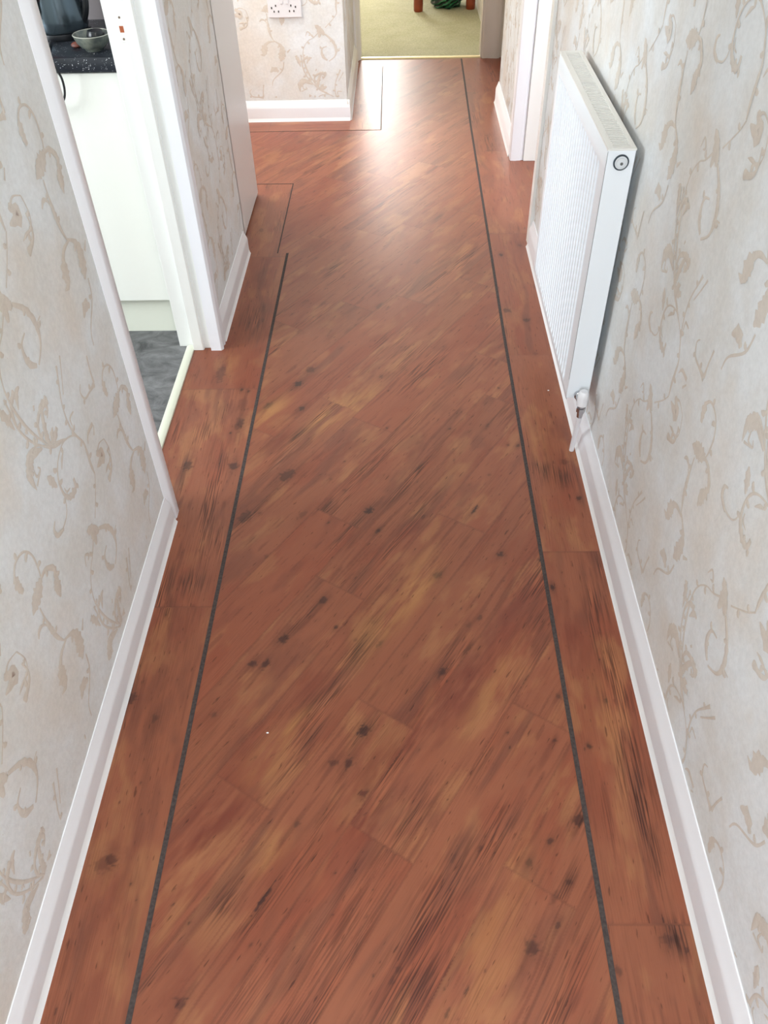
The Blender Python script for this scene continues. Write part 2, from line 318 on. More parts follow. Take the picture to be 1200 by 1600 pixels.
    soft([(-0.411,1.950,0.100,0.030,Yw,0.80),(-0.216,1.947,0.140,0.030,Yw,0.75),(-0.127,2.002,0.100,0.030,Yw,0.70),(-0.370,1.833,0.060,0.030,Rd,0.70),(-0.299,1.850,0.050,0.020,Dk,0.70),(-0.153,1.805,0.070,0.040,Rd,0.60),(-0.334,1.757,0.100,0.015,Lt,0.50),(-0.389,1.549,0.100,0.008,Dk,0.70),(0.014,1.649,0.130,0.022,Dk,0.75),(-0.147,1.442,0.100,0.012,Dk,0.60),(0.017,1.441,0.070,0.030,Rd,0.60),(0.032,1.254,0.060,0.030,Yw,0.75),(-0.014,1.176,0.070,0.025,Yw,0.70),(-0.078,1.108,0.070,0.030,Yw,0.50),(-0.235,1.164,0.060,0.010,Dk,0.75),(-0.096,1.079,0.100,0.022,Dk,0.60),(-0.171,0.950,0.100,0.020,Dk,0.45),(-0.177,0.913,0.110,0.012,Lt,0.70),(-0.206,0.824,0.090,0.015,Dk,0.60),(-0.279,0.805,0.060,0.030,Yw,0.70),(-0.211,0.988,0.060,0.040,Rd,0.50),(-0.326,0.833,0.060,0.030,Rd,0.40),(-0.228,0.873,0.050,0.020,Yw,0.60),(-0.384,0.655,0.140,0.050,Rd,0.75),(-0.360,0.684,0.060,0.040,Rd,0.50),(-0.245,0.623,0.050,0.020,Yw,0.60),(-0.323,0.527,0.040,0.020,Dk,0.50),(-0.375,0.401,0.100,0.040,Rd,0.35),(-0.110,0.486,0.120,0.050,Lt,0.35),(-0.107,0.418,0.160,0.012,Dk,0.50),(-0.262,0.389,0.060,0.040,Lt,0.30),(-0.073,0.673,0.050,0.040,Rd,0.80),(0.001,0.665,0.100,0.030,Dk,0.45),(0.053,0.520,0.120,0.030,Dk,0.70),(0.027,0.435,0.120,0.030,Rd,0.50),(0.169,0.639,0.080,0.020,Dk,0.60),(0.007,0.393,0.100,0.040,Dk,0.60),(0.131,0.471,0.160,0.040,Yw,0.35),(0.148,0.391,0.100,0.030,Yw,0.35),(0.218,1.132,0.080,0.040,Rd,0.70),(0.130,0.971,0.100,0.050,Rd,0.75),(0.040,0.878,0.100,0.040,Rd,0.70),(-0.052,0.786,0.100,0.060,Rd,0.60),(0.028,1.275,0.080,0.030,Yw,0.70),(0.189,0.960,0.120,0.020,Yw,0.50),(0.290,1.037,0.100,0.012,Dk,0.55),(0.086,1.038,0.100,0.012,Dk,0.50),(0.272,0.848,0.050,0.040,Rd,0.50),(0.320,1.162,0.060,0.030,Dk,0.35),(0.165,0.824,0.080,0.030,Dk,0.40),(0.277,1.227,0.050,0.030,Rd,0.50),(0.461,0.734,0.150,0.022,Dk,0.80),(0.468,0.858,0.080,0.020,Dk,0.60),(0.394,1.101,0.100,0.030,Rd,0.60),(0.448,1.668,0.050,0.040,Dk,0.70),(0.388,1.682,0.040,0.030,Dk,0.70),(0.386,1.469,0.080,0.020,Yw,0.60),(0.395,1.808,0.100,0.020,Yw,0.50),(0.515,1.806,0.080,0.030,Rd,0.50),(0.417,0.903,0.100,0.030,Yw,0.40),(0.465,1.213,0.060,0.020,Dk,0.50),(0.471,0.473,0.030,0.020,Dk,0.80),(-0.591,1.247,0.080,0.040,Dk,0.70),(-0.518,1.277,0.050,0.040,Dk,0.60),(-0.604,0.975,0.120,0.020,Dk,0.80),(-0.523,0.452,0.200,0.030,Rd,0.40),(-0.580,2.215,0.050,0.020,Yw,0.80),(-0.519,1.733,0.070,0.010,Dk,0.50),(-0.613,1.626,0.080,0.008,Dk,0.50),(-0.525,2.492,0.120,0.040,Dk,0.60),(-0.529,2.814,0.120,0.040,Rd,0.60)])
    cb = np.clip(cb, 0.004, 0.95)
    # mesh
    nx, ny = len(xs), len(ys)
    co = np.stack([X, Y, np.zeros_like(X)], -1).reshape(-1, 3)
    xc = (xs[:-1] + xs[1:])/2; yc = (ys[:-1] + ys[1:])/2
    XC, YC = np.meshgrid(xc, yc, indexing='ij')
    keep = (XC > -0.70) & (XC < 0.74) | ((YC > 3.5) & (YC < 4.6) & (XC <= -0.70)) | ((XC >= 0.70) & (YC > 2.0) & (YC < 5.0)) | ((XC > -0.92) & (YC > 3.5))
    I, J = np.nonzero(keep)
    q = np.stack([I*ny + J, (I+1)*ny + J, (I+1)*ny + J+1, I*ny + J+1], -1)
    used, inv = np.unique(q.ravel(), return_inverse=True)
    co = co[used]; q = inv.reshape(-1, 4)
    me = bpy.data.meshes.new('floor')
    me.vertices.add(len(co)); me.vertices.foreach_set('co', co.ravel().astype(np.float32))
    me.loops.add(q.size); me.loops.foreach_set('vertex_index', q.ravel().astype(np.int32))
    me.polygons.add(len(q)); me.polygons.foreach_set('loop_start', (np.arange(len(q))*4).astype(np.int32))
    me.polygons.foreach_set('loop_total', np.full(len(q), 4, np.int32))
    me.update(calc_edges=True)
    at = me.color_attributes.new('wood_colour', 'FLOAT_COLOR', 'POINT')
    c4 = np.concatenate([cb.reshape(-1, 3)[used], np.ones((len(used), 1))], 1)
    at.data.foreach_set('color', c4.ravel().astype(np.float32))
    gv = me.attributes.new('grain', 'FLOAT_VECTOR', 'POINT')
    gr = np.stack([ul, vl, BUN], -1).reshape(-1, 3)[used]
    gv.data.foreach_set('vector', gr.ravel().astype(np.float32))
    # shader
    m = bpy.data.materials.new('rustic_pine_plank'); m.use_nodes = True; nt = m.node_tree; N = nt.nodes; L = nt.links
    b = N['Principled BSDF']
    a1 = N.new('ShaderNodeAttribute'); a1.attribute_name = 'wood_colour'
    a2 = N.new('ShaderNodeAttribute'); a2.attribute_name = 'grain'
    mp = N.new('ShaderNodeMapping'); mp.inputs['Scale'].default_value = (14, 420, 1); L.new(a2.outputs['Vector'], mp.inputs['Vector'])
    n = N.new('ShaderNodeTexNoise'); n.inputs['Scale'].default_value = 1; n.inputs['Detail'].default_value = 3; L.new(mp.outputs[0], n.inputs['Vector'])
    mp2 = N.new('ShaderNodeMapping'); mp2.inputs['Scale'].default_value = (3, 14, 1); L.new(a2.outputs['Vector'], mp2.inputs['Vector'])
    n2 = N.new('ShaderNodeTexNoise'); n2.inputs['Scale'].default_value = 1; n2.inputs['Detail'].default_value = 2; L.new(mp2.outputs[0], n2.inputs['Vector'])
    r = N.new('ShaderNodeValToRGB'); r.color_ramp.elements[0].position = 0.36; r.color_ramp.elements[1].position = 0.56
    r.color_ramp.elements[0].color = (0.62, 0.60, 0.58, 1); r.color_ramp.elements[1].color = (1.04, 1.04, 1.04, 1); L.new(n.outputs['Fac'], r.inputs[0])
    mr = N.new('ShaderNodeMapRange'); mr.inputs['From Min'].default_value = 0.45; mr.inputs['From Max'].default_value = 0.70
    mr.inputs['To Min'].default_value = 0.08; mr.inputs['To Max'].default_value = 0.55; L.new(n2.outputs['Fac'], mr.inputs['Value'])
    mx = N.new('ShaderNodeMix'); mx.data_type = 'RGBA'; mx.blend_type = 'MULTIPLY'
    L.new(mr.outputs[0], mx.inputs['Factor']); L.new(a1.outputs['Color'], mx.inputs['A']); L.new(r.outputs[0], mx.inputs['B'])
    # bundles of strong grain lines: dark furrows with pale ridges between them
    sp = N.new('ShaderNodeSeparateXYZ'); L.new(a2.outputs['Vector'], sp.inputs[0])
    cbn = N.new('ShaderNodeCombineXYZ'); L.new(sp.outputs['X'], cbn.inputs['X']); L.new(sp.outputs['Y'], cbn.inputs['Y'])
    mp.inputs['Scale'].default_value = (14, 420, 1); L.new(cbn.outputs[0], mp.inputs['Vector'])
    mp3 = N.new('ShaderNodeMapping'); mp3.inputs['Scale'].default_value = (9, 300, 1); L.new(cbn.outputs[0], mp3.inputs['Vector'])
    L.new(cbn.outputs[0], mp2.inputs['Vector'])
    n5 = N.new('ShaderNodeTexNoise'); n5.inputs['Scale'].default_value = 1; n5.inputs['Detail'].default_value = 2; n5.inputs['Distortion'].default_value = 0.5; L.new(mp3.outputs[0], n5.inputs['Vector'])
    r5 = N.new('ShaderNodeValToRGB'); e = r5.color_ramp.elements; e[0].position = 0.40; e[0].color = (0.34, 0.30, 0.29, 1); e[1].position = 0.50; e[1].color = (0.95, 0.95, 0.95, 1)
    e2 = e.new(0.62); e2.color = (1.28, 1.25, 1.18, 1); L.new(n5.outputs['Fac'], r5.inputs[0])
    mx5 = N.new('ShaderNodeMix'); mx5.data_type = 'RGBA'; mx5.blend_type = 'MULTIPLY'
    L.new(sp.outputs['Z'], mx5.inputs['Factor']); L.new(mx.outputs['Result'], mx5.inputs['A']); L.new(r5.outputs[0], mx5.inputs['B'])
    # small dark flecks (pores) stretched along the grain
    mp6 = N.new('ShaderNodeMapping'); mp6.inputs['Scale'].default_value = (28, 170, 1); L.new(cbn.outputs[0], mp6.inputs['Vector'])
    n6 = N.new('ShaderNodeTexNoise'); n6.inputs['Scale'].default_value = 1; n6.inputs['Detail'].default_value = 2; L.new(mp6.outputs[0], n6.inputs['Vector'])
    r6 = N.new('ShaderNodeValToRGB'); e = r6.color_ramp.elements; e[0].position = 0.27; e[0].color = (0.5, 0.45, 0.42, 1); e[1].position = 0.34; e[1].color = (1, 1, 1, 1); L.new(n6.outputs['Fac'], r6.inputs[0])
    mx6 = N.new('ShaderNodeMix'); mx6.data_type = 'RGBA'; mx6.blend_type = 'MULTIPLY'; mx6.inputs['Factor'].default_value = 1
    L.new(mx5.outputs['Result'], mx6.inputs['A']); L.new(r6.outputs[0], mx6.inputs['B'])
    L.new(mx6.outputs['Result'], b.inputs['Base Color'])
    bp = N.new('ShaderNodeBump'); bp.inputs['Strength'].default_value = 0.30; bp.inputs['Distance'].default_value = 0.0006
    L.new(n.outputs['Fac'], bp.inputs['Height']); L.new(bp.outputs[0], b.inputs['Normal'])
    b.inputs['Roughness'].default_value = 0.38; b.inputs['Specular IOR Level'].default_value = 0.42
    me.materials.append(m)
    o = bpy.data.objects.new('floor', me); COL.objects.link(o)
    return struct(o, 'rustic orange-brown plank floor laid diagonally with straight border planks')
build_floor()

# dark inlay strips between border and diagonal planks
INLAY = mat('dark_inlay', srgb(58, 50, 49), 0.75, spec=0.2, var=(160, srgb(82, 74, 72), 0.25))
def inlay(name, pts, w, label):
    mb = MB(); z1 = 0.0006
    for (x0, y0), (x1, y1) in zip(pts[:-1], pts[1:]):
        d = Vector((x1-x0, y1-y0, 0)).normalized(); n = Vector((-d.y, d.x, 0))*w/2
        a = Vector((x0, y0, 0)); b = Vector((x1, y1, 0))
        mb.prism([a-n, a+n, a+n+Vector((0, 0, z1)), a-n+Vector((0, 0, z1))], (0, 0, 0), b-a)
    return struct(mb.build(name, INLAY), label)
inlay('trim_1', [(-0.4505, -1.5), (-0.4505, 2.99)], 0.0098, 'dark thin inlay strip along the left border planks')
inlay('trim_2', [(0.344, -1.5), (0.351, 2.4), (0.366, 4.33), (0.383, 5.52)], 0.0098, 'dark thin inlay strip along the right border planks')
inlay('trim_3', [(-0.490, 2.99), (-0.490, 3.663), (-1.9, 3.663)], 0.0045, 'thin inlay strip turning left into the side hall')
inlay('trim_4', [(-1.9, 4.325), (-0.098, 4.325), (-0.103, 5.4)], 0.0045, 'thin inlay strip around the far wall corner')

# ------------------------------------------------------------------ walls with embossed scroll paper
MOTIF = [[(1.412,0.479,0.0032),(1.417,0.501,0.0038),(1.416,0.531,0.0038),(1.399,0.556,0.0037),(1.37,0.563,0.0041),(1.352,0.55,0.0058),(1.349,0.532,0.014),(1.354,0.51,0.0071)],[(1.409,0.477,0.0051),(1.434,0.474,0.0079),(1.457,0.451,0.0095),(1.45,0.435,0.0108),(1.444,0.415,0.0204),(1.44,0.393,0.0027)],[(1.41,0.478,0.0089),(1.391,0.47,0.0238),(1.368,0.463,0.022),(1.348,0.456,0.0018)],[(1.372,0.446,0.0031),(1.372,0.418,0.0044),(1.374,0.387,0.0102),(1.379,0.357,0.0078),(1.392,0.328,0.0027)],[(1.372,0.396,0.0025),(1.361,0.414,0.0043),(1.345,0.42,0.0073),(1.333,0.411,0.003)],[(1.392,0.328,0.0033),(1.422,0.309,0.0083),(1.432,0.286,0.0211),(1.426,0.255,0.0255),(1.418,0.234,0.0042)],[(1.398,0.323,0.004),(1.369,0.321,0.0078),(1.351,0.31,0.0102)],[(1.352,0.313,0.0089),(1.343,0.29,0.0255),(1.338,0.266,0.0128),(1.318,0.265,0.0019)],[(1.473,0.288,0.0029),(1.455,0.274,0.0072)],[(1.433,0.229,0.0036),(1.421,0.19,0.0043),(1.373,0.15,0.0035),(1.363,0.12,0.0028)],[(1.403,0.186,0.0071),(1.381,0.198,0.0193),(1.36,0.184,0.0041)],[(1.188,0.697,0.0062),(1.175,0.67,0.004),(1.161,0.641,0.0031),(1.156,0.616,0.0035),(1.157,0.586,0.004),(1.167,0.556,0.0041),(1.185,0.523,0.0043),(1.185,0.497,0.0068),(1.183,0.468,0.0068),(1.185,0.443,0.003)],[(1.186,0.442,0.0025),(1.17,0.422,0.0024),(1.148,0.401,0.0024),(1.123,0.379,0.0028)],[(1.178,0.541,0.0019),(1.153,0.566,0.0027),(1.117,0.582,0.003),(1.088,0.579,0.0029),(1.064,0.567,0.0036),(1.05,0.546,0.0047),(1.049,0.518,0.0056),(1.059,0.498,0.009),(1.08,0.486,0.011),(1.098,0.489,0.0086),(1.101,0.507,0.006)],[(1.102,0.571,0.0021),(1.088,0.564,0.0058),(1.075,0.551,0.0012)],[(1.059,0.521,0.0016),(1.062,0.508,0.0041),(1.078,0.504,0.0013)],[(1.048,0.51,0.002),(1.041,0.49,0.0024),(1.027,0.478,0.0027),(1.003,0.473,0.003)],[(0.988,0.507,0.0022),(0.975,0.498,0.0065),(0.979,0.48,0.008),(1.005,0.471,0.0053)],[(1.021,0.582,0.0037),(1.03,0.563,0.0151),(1.039,0.542,0.0031)],[(0.993,0.768,0.0039),(0.995,0.737,0.0033),(0.997,0.71,0.004),(1.009,0.679,0.0045),(1.027,0.652,0.0036),(1.046,0.631,0.0026)],[(0.998,0.704,0.0027),(0.999,0.732,0.0053),(1.009,0.749,0.0086),(1.029,0.756,0.0116)],[(0.967,0.764,0.0093),(0.978,0.743,0.0127),(0.988,0.712,0.002)],[(1.046,0.631,0.003),(1.068,0.611,0.0062),(1.096,0.595,0.0082),(1.125,0.582,0.0017)],[(1.064,0.614,0.0019),(1.052,0.644,0.006),(1.057,0.667,0.0067),(1.079,0.68,0.0092),(1.1,0.682,0.0102),(1.106,0.666,0.0064),(1.094,0.653,0.002)],[(1.087,0.601,0.0081),(1.088,0.62,0.0136),(1.099,0.63,0.0012)],[(1.069,0.619,0.0031),(1.072,0.634,0.0027),(1.079,0.637,0.0012)],[(1.062,0.693,0.0037),(1.067,0.701,0.0045)],[(1.046,0.631,0.0022),(1.023,0.648,0.0029),(0.995,0.653,0.0089),(0.98,0.641,0.0121),(0.973,0.621,0.0128),(0.976,0.593,0.001)],[(0.992,0.633,0.0014),(0.992,0.609,0.0042),(1.01,0.609,0.0036),(1.005,0.619,0.0021)],[(0.981,0.597,0.0041),(1.004,0.606,0.0028)],[(1.318,0.632,0.0043),(1.312,0.6,0.0038),(1.311,0.573,0.0066)],[(1.311,0.571,0.0109),(1.285,0.573,0.0053),(1.253,0.577,0.0041),(1.242,0.599,0.003),(1.253,0.611,0.002)],[(1.246,0.521,0.0072),(1.214,0.521,0.006),(1.201,0.506,0.002)],[(1.25,0.514,0.0026),(1.237,0.499,0.0041)],[(1.22,0.467,0.0072),(1.242,0.441,0.0245),(1.204,0.443,0.003)],[(1.269,0.434,0.0033),(1.273,0.407,0.0045),(1.261,0.39,0.0078),(1.231,0.381,0.0118)],[(1.19,0.594,0.0028),(1.169,0.594,0.0045),(1.168,0.577,0.0018)],[(1.019,0.685,0.0028),(1.018,0.678,0.0014)],[(1.048,0.806,0.0021),(1.049,0.806,0.0014)],[(1.074,0.391,0.0025),(1.089,0.38,0.0168),(1.114,0.354,0.0132),(1.12,0.35,0.0035)],[(1.105,0.379,0.0129),(1.097,0.367,0.0214),(1.092,0.337,0.006)],[(1.09,0.36,0.0042),(1.062,0.337,0.0025),(1.036,0.324,0.0024),(1.013,0.297,0.0027),(1.004,0.263,0.0035),(1.011,0.216,0.0057),(1.029,0.169,0.0051),(1.061,0.115,0.0023)],[(1.121,0.352,0.0053),(1.156,0.322,0.0094),(1.172,0.285,0.0107),(1.164,0.252,0.0049),(1.133,0.23,0.0038)],[(1.126,0.297,0.0027),(1.102,0.287,0.0053),(1.102,0.255,0.0099),(1.125,0.234,0.0066)],[(1.024,0.345,0.0016),(1.035,0.364,0.0039),(1.049,0.352,0.0048),(1.039,0.346,0.002)],[(1.047,0.247,0.0034),(1.032,0.244,0.0107),(1.02,0.221,0.002)],[(1.116,0.17,0.0114),(1.089,0.171,0.0073),(1.076,0.15,0.01),(1.068,0.118,0.0119),(1.076,0.104,0.0028)],[(1.112,0.113,0.0077),(1.092,0.104,0.0123),(1.069,0.108,0.0028)],[(1.042,0.123,0.0035),(1.003,0.138,0.0141),(0.981,0.126,0.0177),(0.97,0.106,0.0024)],[(0.99,0.258,0.0062),(0.999,0.254,0.0039)],[(0.995,0.228,0.0031),(0.983,0.233,0.0039),(0.973,0.222,0.0015)],[(1.176,0.284,0.0025),(1.195,0.287,0.0025)],[(1.213,0.196,0.0043),(1.194,0.164,0.0026),(1.176,0.137,0.0026)],[(0.742,0.461,0.0012),(0.714,0.471,0.0031),(0.695,0.463,0.0055)],[(0.742,0.461,0.0023),(0.751,0.428,0.0024),(0.74,0.408,0.0033),(0.715,0.407,0.0059),(0.699,0.404,0.0009)]]

TW, THH = 0.53, 0.506
def catmull(P, n=5):
    out = []
    for i in range(len(P)-1):
        p0 = P[max(i-1, 0)]; p1 = P[i]; p2 = P[i+1]; p3 = P[min(i+2, len(P)-1)]
        for k in range(n):
            t = k/n
            out.append(tuple(0.5*((2*b) + (-a+c)*t + (2*a-5*b+4*c-d)*t*t + (-a+3*b-3*c+d)*t**3) for a, b, c, d in zip(p0, p1, p2, p3)))
    out.append(tuple(P[-1])); return out
RIB = []
_r = random.Random(11)
for st in MOTIF:
    if len(st) < 2: continue
    c_ = catmull(st); RIB.append(c_)
    # little curling leaflets along the longer stems
    L_ = sum(math.dist(a[:2], b[:2]) for a, b in zip(c_[:-1], c_[1:]))
    if L_ > 0.07 and max(p[2] for p in c_) < 0.03:
        k = 4; sg = 1
        while k < len(c_) - 4:
            a, b = c_[k], c_[k+1]; d = math.atan2(b[1]-a[1], b[0]-a[0]); sg = -sg; ln = _r.uniform(0.012, 0.022)
            P_ = [(a[0], a[1], 0.002)]; ang = d + sg*0.5; x, z = a[0], a[1]
            for q_ in range(5):
                x += ln/5*math.cos(ang); z += ln/5*math.sin(ang); ang += sg*0.42; P_.append((x, z, (0.004, 0.0065, 0.008, 0.006, 0.002)[q_]))
            RIB.append(catmull(P_, 3)); k += _r.choice((5, 6, 8))
def paper_wall(name, O, S_, Nrm, s0, s1, z0, z1, ds=0.0, dz=0.0, thick=0.02, label=None, motif_z1=2.0, relief=0.0005):
    """wall face through O, running along S_ (unit), facing Nrm"""
    O = Vector(O); S_ = Vector(S_); Nn = Vector(Nrm); Z = Vector((0, 0, 1)); mb = MB()
    P = lambda s, z, h=0: O + S_*s + Z*z + Nn*h
    mb.add([P(s0, z0), P(s1, z0), P(s1, z1), P(s0, z1), P(s0, z0, -thick), P(s1, z0, -thick), P(s1, z1, -thick), P(s0, z1, -thick)],
           [(0, 1, 2, 3), (7, 6, 5, 4), (0, 4, 5, 1), (1, 5, 6, 2), (2, 6, 7, 3), (3, 7, 4, 0)], 0)
    q = 0
    for ti in range(-12, 16):
        for tj in range(-2, 5):
            for rb in RIB:
                q += 1
                pts = [(a + ti*TW + ds, b + tj*THH + dz, w) for a, b, w in rb]
                ok = [s0 + 0.006 + p[2]/2 < p[0] < s1 - 0.006 - p[2]/2 and z0 + 0.112 < p[1] < min(z1, motif_z1) - 0.01 for p in pts]
                if not any(ok): continue
                k0 = ok.index(True); k1 = k0
                while k1 + 1 < len(ok) and ok[k1+1]: k1 += 1
                pts = pts[k0:k1+1]
                if len(pts) < 3: continue
                n = len(pts); vs = []; lift = 0.00015 + 0.00012*(q % 5)
                for i, (a, b, w) in enumerate(pts):
                    a0, b0, _ = pts[max(i-1, 0)]; a1, b1, _ = pts[min(i+1, n-1)]
                    d = math.hypot(a1-a0, b1-b0) or 1; nx, nz = -(b1-b0)/d, (a1-a0)/d
                    # leafy serrated edge on wide strokes, thin stems stay smooth
                    fr = 1 + (0.22*math.sin(i*2.4) if w > 0.009 else 0.06*math.sin(i*1.7))
                    h = max(w*1.3, 0.0021)*0.5*fr; h2 = h*(1.0 + (0.12*math.cos(i*1.9) if w > 0.009 else 0))
                    vs += [P(a + nx*h, b + nz*h, lift), P(a + nx*h*0.35, b + nz*h*0.35, lift + relief*min(1, w/0.006)), P(a - nx*h2*0.35, b - nz*h2*0.35, lift + relief*0.8*min(1, w/0.006)), P(a - nx*h2, b - nz*h2, lift)]
                fs = [(i*4+k, i*4+k+1, (i+1)*4+k+1, (i+1)*4+k) for i in range(n-1) for k in range(3)]
                mb.add(vs, fs, 1)
    me = bpy.data.meshes.new(name); me.from_pydata([tuple(v) for v in mb.v], [], mb.f)
    me.materials.append(PAPER); me.materials.append(MOTIF_M); me.polygons.foreach_set('material_index', mb.m)
    me.polygons.foreach_set('use_smooth', [i == 1 for i in mb.m])
    o = bpy.data.objects.new(name, me); COL.objects.link(o)
    return struct(o, label)

LX, RX = -0.613, 0.518
YA, YB, YC_ = 1.60, 2.30, 3.03      # kitchen opening edges (clear), end of second wall piece
HC = 2.4
paper_wall('wall_left', (LX, 0, 0), (0, 1, 0), (1, 0, 0), -1.5, 1.522, 0, HC, thick=0.10, label='left wallpapered hall wall nearest the camera')
paper_wall('wall_left', (LX-0.004, 0, 0), (0, 1, 0), (1, 0, 0), 2.335, YC_, 0, HC, thick=0.10, label='left wallpapered wall between kitchen doorway and side hall')
# right wall: facing -X, running towards the camera
paper_wall('wall_right', (RX, 0, 0), (0, -1, 0), (-1, 0, 0), -3.08, 1.5, 0, HC, ds=-1.926 + 0.0, dz=0.116, thick=0.10, label='right wallpapered hall wall behind the radiator')
paper_wall('wall_right', (0.536, 0, 0), (0, -1, 0), (-1, 0, 0), -4.70, -3.90, 0, HC, thick=0.10, label='right wallpapered wall piece beyond the side doorway')
paper_wall('wall_back', (0, 4.486, 0), (1, 0, 0), (0, -1, 0), -2.0, -0.2765, 0, HC, ds=0.10, dz=0.05, thick=0.10, label='wallpapered wall facing the camera with the socket')
paper_wall('wall_left', (-0.275, 0, 0), (0, 1, 0), (1, 0, 0), 4.4863, 5.529, 0, HC, ds=0.2, thick=0.02, label='narrow wallpapered wall leading to the carpeted room')

# lintels, ceiling, outer shells
def plain_box(name, m, *b, label=None):
    mb = MB(); mb.box(*b); return struct(mb.build(name, m), label)
plain_box('wall_left', PLAIN, LX-0.10, LX, 1.522, 2.335, 2.06, HC, label='wall above the kitchen doorway')
plain_box('wall_right', PLAIN, RX, RX+0.10, 3.08, 3.90, 2.06, HC, label='wall above the right hand doorway')
plain_box('ceiling', CEIL, -3.1, 3.1, -1.6, 9.4, HC, HC+0.1, label='white ceiling')
plain_box('wall_front', PLAIN, -0.72, 0.62, -1.6, -1.5, 0, HC, label='wall behind the camera')
# side hall
plain_box('wall_left', PLAIN, -2.1, -2.0, 3.5, 4.6, 0, HC, label='end wall of the side hall')
plain_box('wall_left', PLAIN, -2.0, -0.72, 3.46, 3.55, 0, HC, label='wall between kitchen and side hall')
# kitchen shell
plain_box('wall_left', KWHITE, -3.1, -3.0, -1.0, 3.2, 0, HC, label='far kitchen wall')
plain_box('wall_back', KWALL, -3.0, -0.72, 2.76, 2.86, 0, HC, label='grey kitchen wall behind the worktop')
plain_box('wall_front', KWHITE, -3.0, -0.72, -1.1, -1.0, 0, HC, label='kitchen wall nearest the front')
# right hand room shell
plain_box('wall_right', KWHITE, 3.0, 3.1, 1.8, 5.0, 0, HC, label='far wall of the right hand room')
plain_box('wall_front', KWHITE, 0.62, 3.0, 1.9, 2.0, 0, HC, label='front wall of the right hand room')
plain_box('wall_back', KWHITE, 0.64, 3.0, 4.9, 5.0, 0, HC, label='back wall of the right hand room')
plain_box('wall_right', PLAIN, 0.66, 0.72, 4.72, 5.56, 0, HC, label='closed wall of the far right recess')
# end wall of hall with doorway and carpeted room
plain_box('wall_back', PLAIN, 0.61, 1.6, 5.53, 5.62, 0, HC, label='end wall right of the far doorway')
plain_box('wall_back', PLAIN, -2.0, -0.275, 5.53, 5.62, 0, HC, label='end wall left of the far doorway')
plain_box('wall_back', PLAIN, -0.30, 0.61, 5.53, 5.62, 2.06, HC, label='wall above the far doorway')
plain_box('wall_right', PLAIN, 0.580, 0.66, 5.63, 9.3, 0, HC, label='right wall of the carpeted room')
plain_box('wall_left', PLAIN, -2.1, -2.0, 5.62, 9.3, 0, HC, label='left wall of the carpeted room')
plain_box('wall_back', PLAIN, -2.1, 0.7, 9.3, 9.4, 0, HC, label='window wall of the carpeted room')

# floors beyond
SLATE = bpy.data.materials.new('slate_vinyl'); SLATE.use_nodes = True
def slate():
    nt = SLATE.node_tree; N = nt.nodes; L = nt.links; b = N['Principled BSDF']
    tc = N.new('ShaderNodeTexCoord'); mp = N.new('ShaderNodeMapping'); mp.inputs['Scale'].default_value = (10, 17, 10); L.new(tc.outputs['Object'], mp.inputs['Vector'])
    n = N.new('ShaderNodeTexNoise'); n.inputs['Scale'].default_value = 1; n.inputs['Detail'].default_value = 9; n.inputs['Roughness'].default_value = 0.68; n.inputs['Distortion'].default_value = 0.9; L.new(mp.outputs[0], n.inputs['Vector'])
    r = N.new('ShaderNodeValToRGB'); r.color_ramp.elements[0].position = 0.32; r.color_ramp.elements[1].position = 0.68
    r.color_ramp.elements[0].color = (*srgb(62, 62, 66), 1); r.color_ramp.elements[1].color = (*srgb(136, 136, 138), 1)
    L.new(n.outputs['Fac'], r.inputs[0]); L.new(r.outputs[0], b.inputs['Base Color'])
    bp = N.new('ShaderNodeBump'); bp.inputs['Strength'].default_value = 0.7; bp.inputs['Distance'].default_value = 0.004; L.new(n.outputs['Fac'], bp.inputs['Height']); L.new(bp.outputs[0], b.inputs['Normal'])
    b.inputs['Roughness'].default_value = 0.33
slate()
plain_box('floor', SLATE, -3.0, -0.70, -1.0, 3.02, -0.02, -0.0005, label='dark grey slate effect kitchen floor')
CARPET = mat('green_beige_carpet', srgb(196, 195, 170), 0.95, spec=0.1, bump=(260, 0.8, 0.004), var=(7, srgb(186, 186, 156), 0.2))
def add_pile(m):
    nt = m.node_tree; N = nt.nodes; L = nt.links; b = N['Principled BSDF']; src = b.inputs['Base Color'].links[0].from_socket
    tc = N.new('ShaderNodeTexCoord'); n = N.new('ShaderNodeTexNoise'); n.inputs['Scale'].default_value = 170; n.inputs['Detail'].default_value = 3
    L.new(tc.outputs['Object'], n.inputs['Vector'])
    r = N.new('ShaderNodeValToRGB'); r.color_ramp.elements[0].position = 0.35; r.color_ramp.elements[1].position = 0.65
    r.color_ramp.elements[0].color = (0.8, 0.8, 0.78, 1); r.color_ramp.elements[1].color = (1.1, 1.1, 1.08, 1); L.new(n.outputs['Fac'], r.inputs[0])
    mx = N.new('ShaderNodeMix'); mx.data_type = 'RGBA'; mx.blend_type = 'MULTIPLY'; mx.inputs['Factor'].default_value = 1
    L.new(src, mx.inputs['A']); L.new(r.outputs[0], mx.inputs['B']); L.new(mx.outputs['Result'], b.inputs['Base Color'])
add_pile(CARPET)
plain_box('floor', CARPET, -2.0, 0.60, 5.56, 9.3, -0.03, 0.003, label='green-beige carpet beyond the far doorway')

